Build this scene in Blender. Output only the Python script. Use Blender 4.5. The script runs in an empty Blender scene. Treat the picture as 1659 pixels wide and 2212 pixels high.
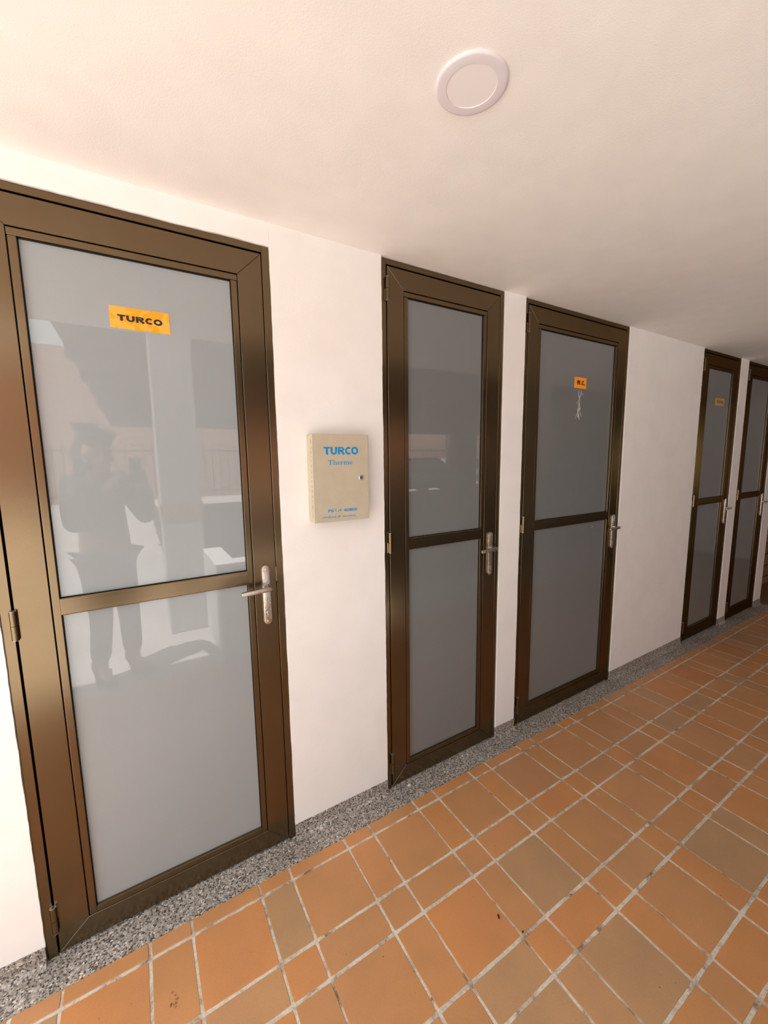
import bpy, bmesh, math, random
from mathutils import Vector, Matrix
random.seed(7)
scene = bpy.context.scene
col = scene.collection
PI = math.pi

# ------------------------------------------------------------------ helpers
def lin(r, g, b):
    f = lambda c: (c/255/12.92) if c/255 <= .04045 else ((c/255+.055)/1.055)**2.4
    return (f(r), f(g), f(b), 1)

def tag(o, label=None, cat=None, group=None, kind=None):
    if label: o['label'] = label
    if cat: o['category'] = cat
    if group: o['group'] = group
    if kind: o['kind'] = kind
    return o

def empty(name, loc, label=None, cat=None, group=None, kind=None):
    o = bpy.data.objects.new(name, None); col.objects.link(o)
    o.location = loc; o.empty_display_size = .05
    return tag(o, label, cat, group, kind)

ROOT = {}                                       # object -> world offset of its root
def obj(name, bm, mat, parent=None, bevel=0, smooth=False, seg=2, recalc=True, ang=30):
    """links bm (world coordinates) as one mesh object; children are re-expressed relative to their root"""
    if recalc: bmesh.ops.recalc_face_normals(bm, faces=bm.faces[:])
    if bevel:
        es = [e for e in bm.edges if len(e.link_faces) == 2 and e.calc_face_angle(0) > math.radians(ang)]
        bmesh.ops.bevel(bm, geom=es, offset=bevel, offset_type='OFFSET', segments=seg, profile=.5, affect='EDGES', clamp_overlap=True)
    off = Vector((0, 0, 0))
    if parent:
        p = parent
        while p.parent: p = p.parent
        off = Vector(p.location)
    else:
        if bm.verts:                            # a one-mesh thing gets its origin at its base
            xs = [v.co.x for v in bm.verts]; ys = [v.co.y for v in bm.verts]; zs = [v.co.z for v in bm.verts]
            off = Vector(((min(xs)+max(xs))/2, (min(ys)+max(ys))/2, min(zs)))
    bmesh.ops.translate(bm, verts=bm.verts[:], vec=-off)
    me = bpy.data.meshes.new(name); bm.to_mesh(me); bm.free()
    if smooth:
        for p in me.polygons: p.use_smooth = True
        try: me.set_sharp_from_angle(angle=math.radians(40))
        except Exception: pass
    for m in (mat if isinstance(mat, (list, tuple)) else [mat]): me.materials.append(m)
    o = bpy.data.objects.new(name, me); col.objects.link(o)
    if parent: o.parent = parent
    else: o.location = off
    return o

def box(bm, x0, x1, y0, y1, z0, z1):
    vs = [bm.verts.new(p) for p in ((x0,y0,z0),(x1,y0,z0),(x1,y1,z0),(x0,y1,z0),(x0,y0,z1),(x1,y0,z1),(x1,y1,z1),(x0,y1,z1))]
    for f in ((0,3,2,1),(4,5,6,7),(0,1,5,4),(1,2,6,5),(2,3,7,6),(3,0,4,7)): bm.faces.new([vs[i] for i in f])
    return vs

def prism_xz(bm, pts, y0, y1):
    """closed outline in (x,z), extruded from y0 (front) to y1"""
    a = [bm.verts.new((x, y0, z)) for x, z in pts]; b = [bm.verts.new((x, y1, z)) for x, z in pts]
    n = len(pts); bm.faces.new(a); bm.faces.new(b[::-1])
    for i in range(n): bm.faces.new([a[i], b[i], b[(i+1) % n], a[(i+1) % n]])

def prism_xy(bm, pts, z0, z1):
    a = [bm.verts.new((x, y, z0)) for x, y in pts]; b = [bm.verts.new((x, y, z1)) for x, y in pts]
    n = len(pts); bm.faces.new(a[::-1]); bm.faces.new(b)
    for i in range(n): bm.faces.new([a[i], a[(i+1) % n], b[(i+1) % n], b[i]])

def lathe(bm, prof, c, axis='z', n=48):
    """prof: list of (radius, height) turned about an axis through c"""
    rings = []
    for r, h in prof:
        ring = []
        for k in range(n if r > 1e-6 else 1):
            a = 2*PI*k/n; u, v = r*math.cos(a), r*math.sin(a)
            p = {'z': (u, v, h), 'y': (u, h, v), 'x': (h, u, v)}[axis]
            ring.append(bm.verts.new((c[0]+p[0], c[1]+p[1], c[2]+p[2])))
        rings.append(ring)
    for A, B in zip(rings, rings[1:]):
        if len(A) == 1 and len(B) == 1: continue
        for k in range(n):
            k2 = (k+1) % n
            if len(A) == 1: bm.faces.new([A[0], B[k], B[k2]])
            elif len(B) == 1: bm.faces.new([A[k], A[k2], B[0]])
            else: bm.faces.new([A[k], A[k2], B[k2], B[k]])

def bmn(): return bmesh.new()
def bx(*a):
    bm = bmn(); box(bm, *a); return bm

# ------------------------------------------------------------------ materials
def mat(name, base=(.8,.8,.8,1), rough=.5, metal=0, spec=.5, coat=0):
    m = bpy.data.materials.new(name); m.use_nodes = True
    b = m.node_tree.nodes['Principled BSDF']
    b.inputs['Base Color'].default_value = base if len(base) == 4 else (*base, 1)
    b.inputs['Roughness'].default_value = rough; b.inputs['Metallic'].default_value = metal
    b.inputs['Specular IOR Level'].default_value = spec
    b.inputs['Coat Weight'].default_value = coat
    return m, m.node_tree, b
def nd(nt, typ, **kw):
    n = nt.nodes.new(typ)
    for k, v in kw.items():
        if k in n.inputs: n.inputs[k].default_value = v
        else: setattr(n, k, v)
    return n
def lk(nt, a, b): nt.links.new(a, b)
def ramp(nt, fac, stops, interp='LINEAR'):
    r = nt.nodes.new('ShaderNodeValToRGB'); r.color_ramp.interpolation = interp
    el = r.color_ramp.elements
    while len(el) < len(stops): el.new(.5)
    for e, (p, c) in zip(el, stops): e.position = p; e.color = c if len(c) == 4 else (*c, 1)
    lk(nt, fac, r.inputs['Fac']); return r
def coords(nt): return nd(nt, 'ShaderNodeTexCoord').outputs['Object']
def noise(nt, vec, scale, detail=3, rough=.5, dist=0):
    n = nd(nt, 'ShaderNodeTexNoise', Scale=scale, Detail=detail, Roughness=rough, Distortion=dist); lk(nt, vec, n.inputs['Vector']); return n
def bump(nt, b, h, strength, dist=.002):
    n = nd(nt, 'ShaderNodeBump', Strength=strength, Distance=dist); lk(nt, h, n.inputs['Height']); lk(nt, n.outputs['Normal'], b.inputs['Normal']); return n
def mixc(nt, fac, a, b, mode='MIX'):
    m = nt.nodes.new('ShaderNodeMix'); m.data_type = 'RGBA'; m.blend_type = mode
    for i, v in ((0, fac), (6, a), (7, b)):
        if hasattr(v, 'links'): lk(nt, v, m.inputs[i])
        else: m.inputs[i].default_value = v
    return m.outputs[2]

def plaster(name, c, bs=.25, fine=260):
    m, nt, b = mat(name, c, .85, 0, .25); v = coords(nt)
    n1 = noise(nt, v, fine, 3, .6); n2 = noise(nt, v, 9, 2); n3 = noise(nt, v, 1.3, 2)
    c2 = tuple(x*.955 for x in c[:3])+(1,)
    r = ramp(nt, n2.outputs['Fac'], [(.3, c2), (.7, c)]); lk(nt, r.outputs['Color'], b.inputs['Base Color'])
    ad = nd(nt, 'ShaderNodeMath', operation='MULTIPLY_ADD'); ad.inputs[1].default_value = .35; lk(nt, n2.outputs['Fac'], ad.inputs[0]); lk(nt, n1.outputs['Fac'], ad.inputs[2])
    bump(nt, b, ad.outputs[0], bs, .003)
    return m
M_wall = plaster('white_wall_plaster', (.83, .815, .80, 1), .14, 300)
M_ceil = plaster('white_ceiling_stucco', (.83, .805, .78, 1), .16, 330)
M_white = plaster('white_outdoor_paint', (.74, .72, .70, 1), .2, 120)
M_column = plaster('painted_concrete', (.45, .44, .42, 1), .2, 120)
M_garage_shade = plaster('concrete_with_painted_shade', (.10, .098, .095, 1), .2, 120)  # dark grey stands in for the shade inside the garage

def bronze():
    m, nt, b = mat('bronze_anodised_aluminium', (.17, .108, .060, 1), .30, .92, .35)
    v = coords(nt); n = noise(nt, v, 7, 3); 
    r = ramp(nt, n.outputs['Fac'], [(.3, (.162, .117, .069, 1)), (.72, (.174, .127, .076, 1))]); lk(nt, r.outputs['Color'], b.inputs['Base Color'])
    b.inputs['Roughness'].default_value = .22; b.inputs['Specular Tint'].default_value = (.34, .26, .19, 1)
    return m
M_bronze = bronze()
M_black, _, _ = mat('black_rubber', (.006, .006, .007, 1), .6)
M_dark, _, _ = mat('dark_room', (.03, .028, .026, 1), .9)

def steel(name, c, r):
    m, nt, b = mat(name, c, r, 1); v = coords(nt); n = noise(nt, v, 120, 4, .65)
    rr = ramp(nt, n.outputs['Fac'], [(.35, (r-.08,)*3), (.7, (r+.16,)*3)]); lk(nt, rr.outputs['Color'], b.inputs['Roughness'])
    n2 = noise(nt, v, 45, 5, .7); r2 = ramp(nt, n2.outputs['Fac'], [(.42, c), (.68, (c[0]*.72, c[1]*.64, c[2]*.54, 1))]); lk(nt, r2.outputs['Color'], b.inputs['Base Color'])
    return m
M_steel = steel('tarnished_satin_nickel', (.66, .64, .60, 1), .30)
M_lever = steel('satin_nickel', (.50, .46, .42, 1), .36)
M_bare = steel('bare_cut_aluminium', (.72, .70, .68, 1), .45)
M_hole, _, _ = mat('dark_hole', (.008, .007, .006, 1), .7)

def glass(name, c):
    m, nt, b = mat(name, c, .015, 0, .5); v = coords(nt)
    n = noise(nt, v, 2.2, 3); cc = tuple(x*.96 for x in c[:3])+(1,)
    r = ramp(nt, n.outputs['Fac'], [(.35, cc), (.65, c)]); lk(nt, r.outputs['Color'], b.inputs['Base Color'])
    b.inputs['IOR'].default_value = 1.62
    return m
M_glass_a = glass('frosted_glass_coloured_for_lit_room', (.290, .318, .333, 1))  # pane colour carries the brightness of a lit room behind
M_glass_b = glass('frosted_glass_coloured_for_dim_room', (.175, .184, .185, 1))  # darker copy: the dimness of the rooms behind is put into the colour

def terrazzo():
    m, nt, b = mat('grey_terrazzo', rough=.5, spec=.4); v = coords(nt)
    vo = nd(nt, 'ShaderNodeTexVoronoi', Scale=215.0, Randomness=1.0); lk(nt, v, vo.inputs['Vector'])
    s = nd(nt, 'ShaderNodeSeparateColor'); lk(nt, vo.outputs['Color'], s.inputs[0])
    r = ramp(nt, s.outputs[0], [(0, (.04, .036, .032, 1)), (.15, (.12, .108, .098, 1)), (.30, (.38, .335, .295, 1)), (.62, (.54, .48, .43, 1)), (.80, (.27, .225, .19, 1)), (.93, (.74, .69, .63, 1))], 'CONSTANT')
    vo2 = nd(nt, 'ShaderNodeTexVoronoi', Scale=215.0, feature='DISTANCE_TO_EDGE'); lk(nt, v, vo2.inputs['Vector'])
    e = ramp(nt, vo2.outputs['Distance'], [(.02, (1, 1, 1)), (.06, (0, 0, 0))])
    n = noise(nt, v, 6, 3); rn = ramp(nt, n.outputs['Fac'], [(.3, (.78, .77, .76)), (.7, (1.0, 1, 1))])
    c1 = mixc(nt, e.outputs['Color'], r.outputs['Color'], (.40, .355, .315, 1))
    c2 = mixc(nt, 1.0, c1, rn.outputs['Color'], 'MULTIPLY'); lk(nt, c2, b.inputs['Base Color'])
    bump(nt, b, vo2.outputs['Distance'], .25, .001)
    return m
M_terr = terrazzo()

def tiles():
    m, nt, b = mat('terracotta_tile', rough=.42, spec=.45); v = coords(nt)
    g = nd(nt, 'ShaderNodeNewGeometry')
    r = ramp(nt, g.outputs['Random Per Island'], [(0, (.565, .272, .113, 1)), (.25, (.525, .255, .108, 1)), (.5, (.58, .266, .100, 1)), (.72, (.60, .258, .096, 1)), (.86, (.51, .285, .140, 1)), (.95, (.46, .27, .135, 1)), (1, (.54, .222, .085, 1))])
    n = noise(nt, v, 5, 4, .6); rn = ramp(nt, n.outputs['Fac'], [(.25, (.84, .86, .88)), (.75, (1.05, 1.02, .99))])
    n2 = noise(nt, v, 420, 2); rn2 = ramp(nt, n2.outputs['Fac'], [(.3, (.93, .93, .93)), (.7, (1.04, 1.04, 1.04))])
    c = mixc(nt, 1, r.outputs['Color'], rn.outputs['Color'], 'MULTIPLY'); c = mixc(nt, 1, c, rn2.outputs['Color'], 'MULTIPLY')
    n3 = noise(nt, v, 60, 2); sp = ramp(nt, n3.outputs['Fac'], [(.20, (1, 1, 1)), (.235, (0, 0, 0))])
    c = mixc(nt, sp.outputs['Color'], c, (.14, .075, .04, 1)); lk(nt, c, b.inputs['Base Color'])
    n4 = noise(nt, v, 11, 3); rr = ramp(nt, n4.outputs['Fac'], [(.3, (.36,)*3), (.7, (.50,)*3)]); lk(nt, rr.outputs['Color'], b.inputs['Roughness'])
    ad = nd(nt, 'ShaderNodeMath', operation='ADD'); lk(nt, n4.outputs['Fac'], ad.inputs[0]); lk(nt, n2.outputs['Fac'], ad.inputs[1]); bump(nt, b, ad.outputs[0], .05, .002)
    return m
M_tile = tiles()
def grout():
    m, nt, b = mat('cement_grout', rough=.9, spec=.2); v = coords(nt)
    n = noise(nt, v, 14, 5, .7, .6); r = ramp(nt, n.outputs['Fac'], [(.33, (.24, .17, .115, 1)), (.42, (.50, .41, .32, 1)), (.52, (.67, .595, .50, 1)), (.72, (.76, .685, .595, 1))])
    n2 = noise(nt, v, 150, 3, .7); rn = ramp(nt, n2.outputs['Fac'], [(.3, (.78, .76, .74)), (.65, (1.05, 1.05, 1.05))])
    lk(nt, mixc(nt, 1, r.outputs['Color'], rn.outputs['Color'], 'MULTIPLY'), b.inputs['Base Color'])
    bump(nt, b, n2.outputs['Fac'], .5, .002); return m
M_grout = grout()

def orange(name, c1, c2, patchy):
    m, nt, b = mat(name, c1, .45, 0, .4)
    if patchy:
        v = coords(nt); n = noise(nt, v, 26, 1.5, .5, 1.2); r = ramp(nt, n.outputs['Fac'], [(.47, c1), (.50, c2)]); lk(nt, r.outputs['Color'], b.inputs['Base Color'])
    return m
M_or1 = orange('orange_vinyl_sticker', (1.0, .33, .004, 1), (1.0, .40, .045, 1), True)
M_or2 = orange('orange_plastic_sign', (.95, .33, .004, 1), None, False)
M_or3 = orange('faded_orange_plastic_sign', (.54, .29, .10, 1), (.47, .25, .09, 1), True)
M_ink, _, _ = mat('black_ink', (.012, .010, .010, 1), .5)
M_blue, _, _ = mat('blue_print', lin(8, 132, 196), .5)
def beige():
    m, nt, b = mat('beige_powder_coat', rough=.48, spec=.4); v = coords(nt)
    n = noise(nt, v, 18, 4, .6); r = ramp(nt, n.outputs['Fac'], [(.3, (.455, .40, .30, 1)), (.7, (.51, .455, .345, 1))]); lk(nt, r.outputs['Color'], b.inputs['Base Color'])
    n2 = noise(nt, v, 700, 2); bump(nt, b, n2.outputs['Fac'], .15, .0006); return m
M_beige = beige()
M_ring, _, _ = mat('satin_lilac_white_trim', (.70, .66, .69, 1), .4)
M_diff, _, _ = mat('unlit_diffuser', (.79, .75, .755, 1), .5)
M_leafbit, _, _ = mat('dry_leaf', (.035, .02, .01, 1), .8)
M_chip, _, _ = mat('white_paint', (.8, .78, .75, 1), .7)
M_tape, _, _ = mat('dried_glue', (.56, .54, .51, 1), .6)
def brick(name, c1, c2, mortar, sc, rot):
    m, nt, b = mat(name, rough=.85, spec=.2); v = coords(nt)
    mp = nd(nt, 'ShaderNodeMapping'); mp.inputs['Rotation'].default_value = rot; lk(nt, v, mp.inputs['Vector'])
    t = nd(nt, 'ShaderNodeTexBrick', Scale=sc, Color1=c1, Color2=c2, Mortar=mortar); t.inputs['Mortar Size'].default_value = .018
    lk(nt, mp.outputs[0], t.inputs['Vector']); lk(nt, t.outputs['Color'], b.inputs['Base Color']); return m
M_brick = brick('red_brick', (.48, .25, .18, 1), (.42, .21, .15, 1), (.46, .36, .30, 1), 2.2, (PI/2, 0, 0))
M_block = brick('brown_brick', (.30, .17, .10, 1), (.25, .13, .075, 1), (.10, .06, .04, 1), 1.9, (PI/2, 0, 0))
def concrete():
    m, nt, b = mat('pale_concrete', rough=.9, spec=.2); v = coords(nt)
    n = noise(nt, v, 3, 6, .7); r = ramp(nt, n.outputs['Fac'], [(.3, (.36, .34, .32, 1)), (.7, (.50, .475, .445, 1))]); lk(nt, r.outputs['Color'], b.inputs['Base Color'])
    bump(nt, b, n.outputs['Fac'], .3, .01); return m
M_conc = concrete()

# ------------------------------------------------------------------ the shell
CEIL = 2.222
def jag(a, b, n, amp, seed):
    """n+1 parameter values from a to b with a small random offset, ends kept straight"""
    rnd = random.Random(seed); out = []; v = 0
    for i in range(n+1):
        v = .6*v+rnd.uniform(-amp, amp); out.append((a+(b-a)*i/n, v if 0 < i < n else 0))
    return out
DOORS = [(-.3345, .4262, 2.1515), (.8480, 1.5135, CEIL-.002), (1.6530, 2.5660, CEIL-.002), (3.5300, 4.1975, CEIL-.002), (4.3365, 4.9960, CEIL-.002)]
WEND = 5.155
SK = .060                                       # baseboard height
bm = bmn()
piers = [(-1.7, DOORS[0][0]), (DOORS[0][1], DOORS[1][0]), (DOORS[1][1], DOORS[2][0]), (DOORS[2][1], DOORS[3][0]), (DOORS[3][1], DOORS[4][0]), (DOORS[4][1], WEND)]
for i, (a, b) in enumerate(piers):
    L = [(a + (o if i > 0 else 0), z) for z, o in jag(SK-.003, CEIL+.03, 130, .0007, 10+i)]
    R = [(b + (o if i < 5 else 0), z) for z, o in jag(SK-.003, CEIL+.03, 130, .0007, 40+i)]
    prism_xz(bm, L[::-1]+R, 0, .11)
dn = [(x, DOORS[0][2]+o) for x, o in jag(DOORS[0][0]+.0005, DOORS[0][1]-.0005, 40, .0012, 77)]
prism_xz(bm, dn+[(DOORS[0][1]-.0005, CEIL+.03), (DOORS[0][0]+.0005, CEIL+.03)], .0008, .11)
o = obj('wall_back', bm, M_wall)
tag(o, 'white plastered wall holding the row of bronze framed doors', 'wall', kind='structure')

bm = bmn()                                      # terrazzo skirting with a small cove at its foot
for a, b in piers:
    prof = [(-.0035, SK), (.05, SK), (.05, -.01), (-.020, -.01), (-.020, .003), (-.0125, .0055), (-.0065, .012), (-.0035, .022)]
    A = [bm.verts.new((a+.001, y, z)) for y, z in prof]; B = [bm.verts.new((b-.001, y, z)) for y, z in prof]
    bm.faces.new(A); bm.faces.new(B[::-1])
    for i in range(len(prof)): bm.faces.new([A[i], B[i], B[(i+1) % len(prof)], A[(i+1) % len(prof)]])
o = obj('baseboard_back', bm, M_terr); tag(o, 'low grey terrazzo skirting along the foot of the white wall', 'skirting', kind='structure')
o = obj('trim_1', bx(-1.7, WEND+.02, -.0985, .12, -.03, .0025), M_terr); tag(o, 'grey speckled terrazzo strip between the doors and the terracotta tiles', 'floor edging', kind='structure')

# ceiling of the walkway, gently uneven; its bright front edge is where the yard opens
bm = bmn(); nx, ny = 90, 20; X0, X1, Y0, Y1 = -1.50, 7.4, .60, -1.45
rnd = random.Random(3); ph = [(rnd.uniform(.5, 2.2), rnd.uniform(-2, 2), rnd.uniform(0, 6)) for _ in range(6)]
def cz(x, y): return CEIL + .0011*sum(math.sin(kx*x*2+ky*y+p) for kx, ky, p in ph)*min(1, abs(y)*2)
g = [[bm.verts.new((X0+(X1-X0)*i/nx, Y0+(Y1-Y0)*j/ny, cz(X0+(X1-X0)*i/nx, Y0+(Y1-Y0)*j/ny))) for j in range(ny+1)] for i in range(nx+1)]
for i in range(nx):
    for j in range(ny): bm.faces.new([g[i][j], g[i][j+1], g[i+1][j+1], g[i+1][j]])
t = [bm.verts.new(p) for p in ((X0, Y0, 2.45), (X1, Y0, 2.45), (X1, Y1, 2.45), (X0, Y1, 2.45))]; bm.faces.new(t)
bm.faces.new([g[i][ny] for i in range(nx+1)]+[t[2], t[3]]); bm.faces.new([g[i][0] for i in range(nx+1)]+[t[1], t[0]])
bm.faces.new([g[0][j] for j in range(ny+1)]+[t[3], t[0]]); bm.faces.new([g[nx][j] for j in range(ny+1)]+[t[2], t[1]])
o = obj('ceiling', bm, M_ceil, smooth=True); tag(o, 'white stucco ceiling sloping away over the walkway', 'ceiling', kind='structure')

# tiled floor: big and half tiles alternate in both directions
bm = bmn()
def tile(bm, x0, x1, y0, y1, z=0.0, th=.008, rr=.0012):
    rnd = random
    pts = []
    for (ax, ay, bx_, by) in ((x0, y0, x1, y0), (x1, y0, x1, y1), (x1, y1, x0, y1), (x0, y1, x0, y0)):
        n = max(2, int(math.hypot(bx_-ax, by-ay)/.022)); nxn, nyn = (by-ay), -(bx_-ax); l = math.hypot(nxn, nyn); nxn /= l; nyn /= l
        for k in range(n):
            t = k/n; w = rnd.uniform(-.0006, .0006) - (.0016 if k == 0 else 0)
            if k == 0:
                cx, cy = (x0+x1)/2, (y0+y1)/2; dx, dy = cx-ax, cy-ay; d = math.hypot(dx, dy); pts.append((ax+dx/d*.0015, ay+dy/d*.0015))
            else: pts.append((ax+(bx_-ax)*t+nxn*w, ay+(by-ay)*t+nyn*w))
    cx, cy = (x0+x1)/2, (y0+y1)/2
    hx, hy = (x1-x0)/2, (y1-y0)/2
    lo = [bm.verts.new((x, y, z-th)) for x, y in pts]; mi = [bm.verts.new((x, y, z-rr*.6)) for x, y in pts]
    hi = [bm.verts.new((cx+(x-cx)*(1-rr/hx*.8), cy+(y-cy)*(1-rr/hy*.8), z)) for x, y in pts]
    n = len(pts); bm.faces.new(hi)
    for i in range(n):
        j = (i+1) % n; bm.faces.new([lo[i], lo[j], mi[j], mi[i]]); bm.faces.new([mi[i], mi[j], hi[j], hi[i]])
XM = [-.2874, -.0746, .0405, .2533, .3632, .5803, .6917, .9085, 1.0172, 1.2292, 1.3365, 1.5568, 1.6610, 1.8860, 1.9950, 2.2085, 2.3300, 2.5500, 2.6650, 2.8790]
xs = XM[:]
while xs[0] > -1.6: xs = [xs[1]-.3265]+xs
while xs[-1] < 7.2: xs.append(xs[-2]+.3265)
ys = [-.0955, -.1475]; y = -.1475
while y > -1.46:
    ys += [y-.2165, y-.3265]; y -= .3265
ys = [q for q in ys if q > -1.58]+[-1.600]
YEND = ys[-1]
random.seed(11)
for j in range(len(ys)-1):
    for i in range(len(xs)-1):
        jx, jy = .0035, .005
        sh = random.uniform(-.0009, .0009)
        tile(bm, xs[i]+jx+sh, xs[i+1]-jx+sh+random.uniform(-.0008, .0008), ys[j+1]+jy*(.8 if j == 0 else 1)+random.uniform(-.0009, .0009), ys[j]-(jy if j else .002), z=random.uniform(-.0006, .0006))
o = obj('floor', bm, M_tile); tag(o, 'terracotta tiled walkway floor of alternating large and half tiles', 'floor', kind='structure')
o = obj('floor_joints', bx(xs[0], 7.4, YEND-.004, -.09, -.05, -.0016), M_grout); tag(o, 'pale worn cement joints between the terracotta floor tiles', 'grout', kind='structure')

# far end of the walkway
o = obj('wall_right', bx(7.32, 7.45, -1.62, .3, -.05, CEIL+.02), M_column); tag(o, 'white wall closing the far end of the walkway', 'wall', kind='structure')  # white wall given a grey colour to stand for its shade
o = obj('wall_recess', bx(5.0, 7.32, .22, .34, -.05, CEIL+.02), M_block); tag(o, 'brown brick wall in the recess past the last door', 'wall', kind='structure')
o = obj('floor_recess', bx(WEND+.02, 7.32, -.0985, .22, -.05, .001), mat('dark_clay_floor', (.20, .105, .055, 1), .6)[0]); tag(o, 'dark clay floor in the recess past the last door', 'floor', kind='structure')

# ------------------------------------------------------------------ doors
YF = .007                                       # door faces sit a little behind the wall face
def door(idx, xL, xR, zt, glassmat, label):
    root = empty('door_%d' % idx, (xL, YF, 0), label, 'door', kind='structure')
    JW, GL, GR, GT = .0245, .0052, .0028, .0055
    # fixed frame
    bm = bmn()
    box(bm, xL+.0006, xL+JW, YF, YF+.085, .0025, zt-.0006)
    box(bm, xR-JW, xR-.0006, YF, YF+.085, .0025, zt-.0006)
    box(bm, xL+JW, xR-JW, YF, YF+.085, zt-.0205, zt-.0006)
    obj('door_frame', bm, M_bronze, root, .0008, seg=1)
    bm = bmn()
    box(bm, xL+JW-.001, xL+JW+.02, YF+.030, YF+.036, .004, zt-.02); box(bm, xR-JW-.02, xR-JW+.001, YF+.030, YF+.036, .004, zt-.02)
    box(bm, xL+JW+.02, xR-JW-.02, YF+.030, YF+.036, zt-.04, zt-.0195)
    obj('gap_shade_strip', bm, M_black, root)  # black strip painting the deep shade inside the gap around the leaf
    # moving leaf: four mitred rails
    a, b, c, d = xL+JW+GL, xR-JW-GR, .0105, zt-.0205-GT
    SW, BW, TW = .0765, .0725, .0755
    ai, bi, ci, di = a+SW, b-SW, c+BW, d-TW
    bm = bmn(); e = .00025
    prism_xz(bm, [(a, c+e), (ai-e, ci), (ai-e, di), (a, d-e)], YF, YF+.045)
    prism_xz(bm, [(b, c+e), (b, d-e), (bi+e, di), (bi+e, ci)], YF, YF+.045)
    prism_xz(bm, [(a+e, c), (b-e, c), (bi, ci-e), (ai, ci-e)], YF, YF+.045)
    prism_xz(bm, [(a+e, d), (ai, di+e), (bi, di+e), (b-e, d)], YF, YF+.045)
    leaf = obj('door_leaf', bm, M_bronze, root, .0007, seg=1)
    # glazing beads, separated from the rails by a fine groove
    BD = .0205; gr = .0026; yb = YF+.0015
    zr0, zr1 = (1.0435, 1.0915) if idx == 1 else (1.0805, 1.1300)
    def bead(x0, x1, z0, z1): obj('glazing_bead', bx(x0, x1, yb, YF+.02, z0, z1), M_bronze, leaf, .0012, seg=2)
    gi, gj, gk, gl = ai+BD, bi-BD, ci+.0205, di-BD
    bead(ai+gr, gi, ci+.0004, di-BD-gr*.3)
    bead(bi-BD, bi-gr, ci+.0004, di-BD-gr*.3)
    bead(ai+.0008, bi-.0008, di-BD, di-gr)
    bead(gi, gj, ci+.0006, gk)
    bm = bmn()
    for (x0, x1, z0, z1) in ((ai-.001, gi+.0022, ci, di), (gj-.0022, bi+.001, ci, di), (gi, gj, gl-.0026, di+.001), (gi, gj, zr1, zr1+.0016)):
        box(bm, x0, x1, YF+.0100, YF+.0135, z0, z1)
    obj('glazing_gasket', bm, M_black, leaf)
    bm = bmn()                                  # middle rail, faintly ribbed
    h = zr1-zr0; rib = []
    for k, (u, yy) in enumerate([(0, .0015), (.04, .0003), (.30, 0), (.335, .00004), (.37, 0), (.62, 0), (.655, .00004), (.69, 0), (.96, .0003), (1, .0015)]): rib.append((YF+yy, zr0+h*u))
    rib += [(YF+.03, zr1), (YF+.03, zr0)]
    A = [bm.verts.new((gi-.0004, y, z)) for y, z in rib]; B = [bm.verts.new((gj+.0004, y, z)) for y, z in rib]
    bm.faces.new(A); bm.faces.new(B[::-1])
    for i in range(len(rib)): bm.faces.new([A[i], B[i], B[(i+1) % len(rib)], A[(i+1) % len(rib)]])
    obj('middle_rail', bm, M_bronze, leaf)
    obj('glass_pane', bx(gi-.008, gj+.008, YF+.0125, YF+.0185, zr1-.01, gl+.008), glassmat, leaf)
    obj('glass_pane', bx(gi-.008, gj+.008, YF+.0125, YF+.0185, gk-.008, zr0+.01), glassmat, leaf)
    # hinges: two stacked tear-drop knuckles with a bare cut end
    hx = xL+JW+GL*.5; hy = YF-.0065; R = .0080
    zs = [(.087, .172), (.9985, 1.0785), (1.995, 2.078)] if idx == 1 else [(.083, .170), (1.081, 1.163), (2.068, 2.152)]
    for n, (z0, z1) in enumerate(zs):
        bm = bmn(); zm = (z0+z1)/2
        for (u0, u1, tail) in ((z0, zm-.0006, -1), (zm+.0006, z1, 1)):
            out = []
            for k in range(22):
                t = math.radians(-20+k*(250/21)) if tail > 0 else math.radians(200-k*(250/21))
                out.append((hx+R*math.cos(t+PI)*tail*(-1 if tail < 0 else 1), hy-R*math.sin(t) if True else 0))
            # round front, flat flange running onto the leaf (upper) or the frame (lower)
            out = [(hx+R*math.cos(q), hy+R*math.sin(q)) for q in [math.radians(v) for v in range(150, 391, 12)]] if tail > 0 else [(hx+R*math.cos(q), hy+R*math.sin(q)) for q in [math.radians(v) for v in range(150, 391, 12)]]
            if tail > 0: out += [(hx+R*1.25, YF+.0005), (hx-.001, YF+.0005)]
            else: out += [(hx+.001, YF+.0005), (hx-R*1.25, YF+.0005)]
            prism_xy(bm, out, u0, u1)
        hg = obj('hinge', bm, M_bronze, root, smooth=True)
        for (zz, s) in ((z1, 1), (z0, -1)):
            bm = bmn(); lathe(bm, [(.0028, 0), (.0028, .0006*s), (R*.98, .0006*s), (R*.98, 0)], (hx, hy, zz), 'z', 28)
            obj('hinge_end', bm, M_bare, hg, smooth=True)
        bm = bmn(); lathe(bm, [(0, .0003), (.0028, .0003)], (hx, hy, z1), 'z', 16); lathe(bm, [(0, -.0003), (.0028, -.0003)], (hx, hy, z0), 'z', 16)
        obj('pin_hole', bm, M_hole, hg)
    # handle
    px = xR-JW-GR-.0370; zc = .9985 if idx == 1 else 1.0015; Hh, Wh = .107, .0135; T = .0085
    bm = bmn(); out = []
    for k in range(15): t = PI*k/14; out.append((px+Wh*math.cos(t), zc+Hh-Wh+Wh*math.sin(t)))
    for k in range(15): t = PI+PI*k/14; out.append((px+Wh*math.cos(t), zc-Hh+Wh+Wh*math.sin(t)))
    prism_xz(bm, out, YF-T, YF)
    plate = obj('handle_plate', bm, M_steel, root, .0016, smooth=True, ang=50)
    yp = YF-T
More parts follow.
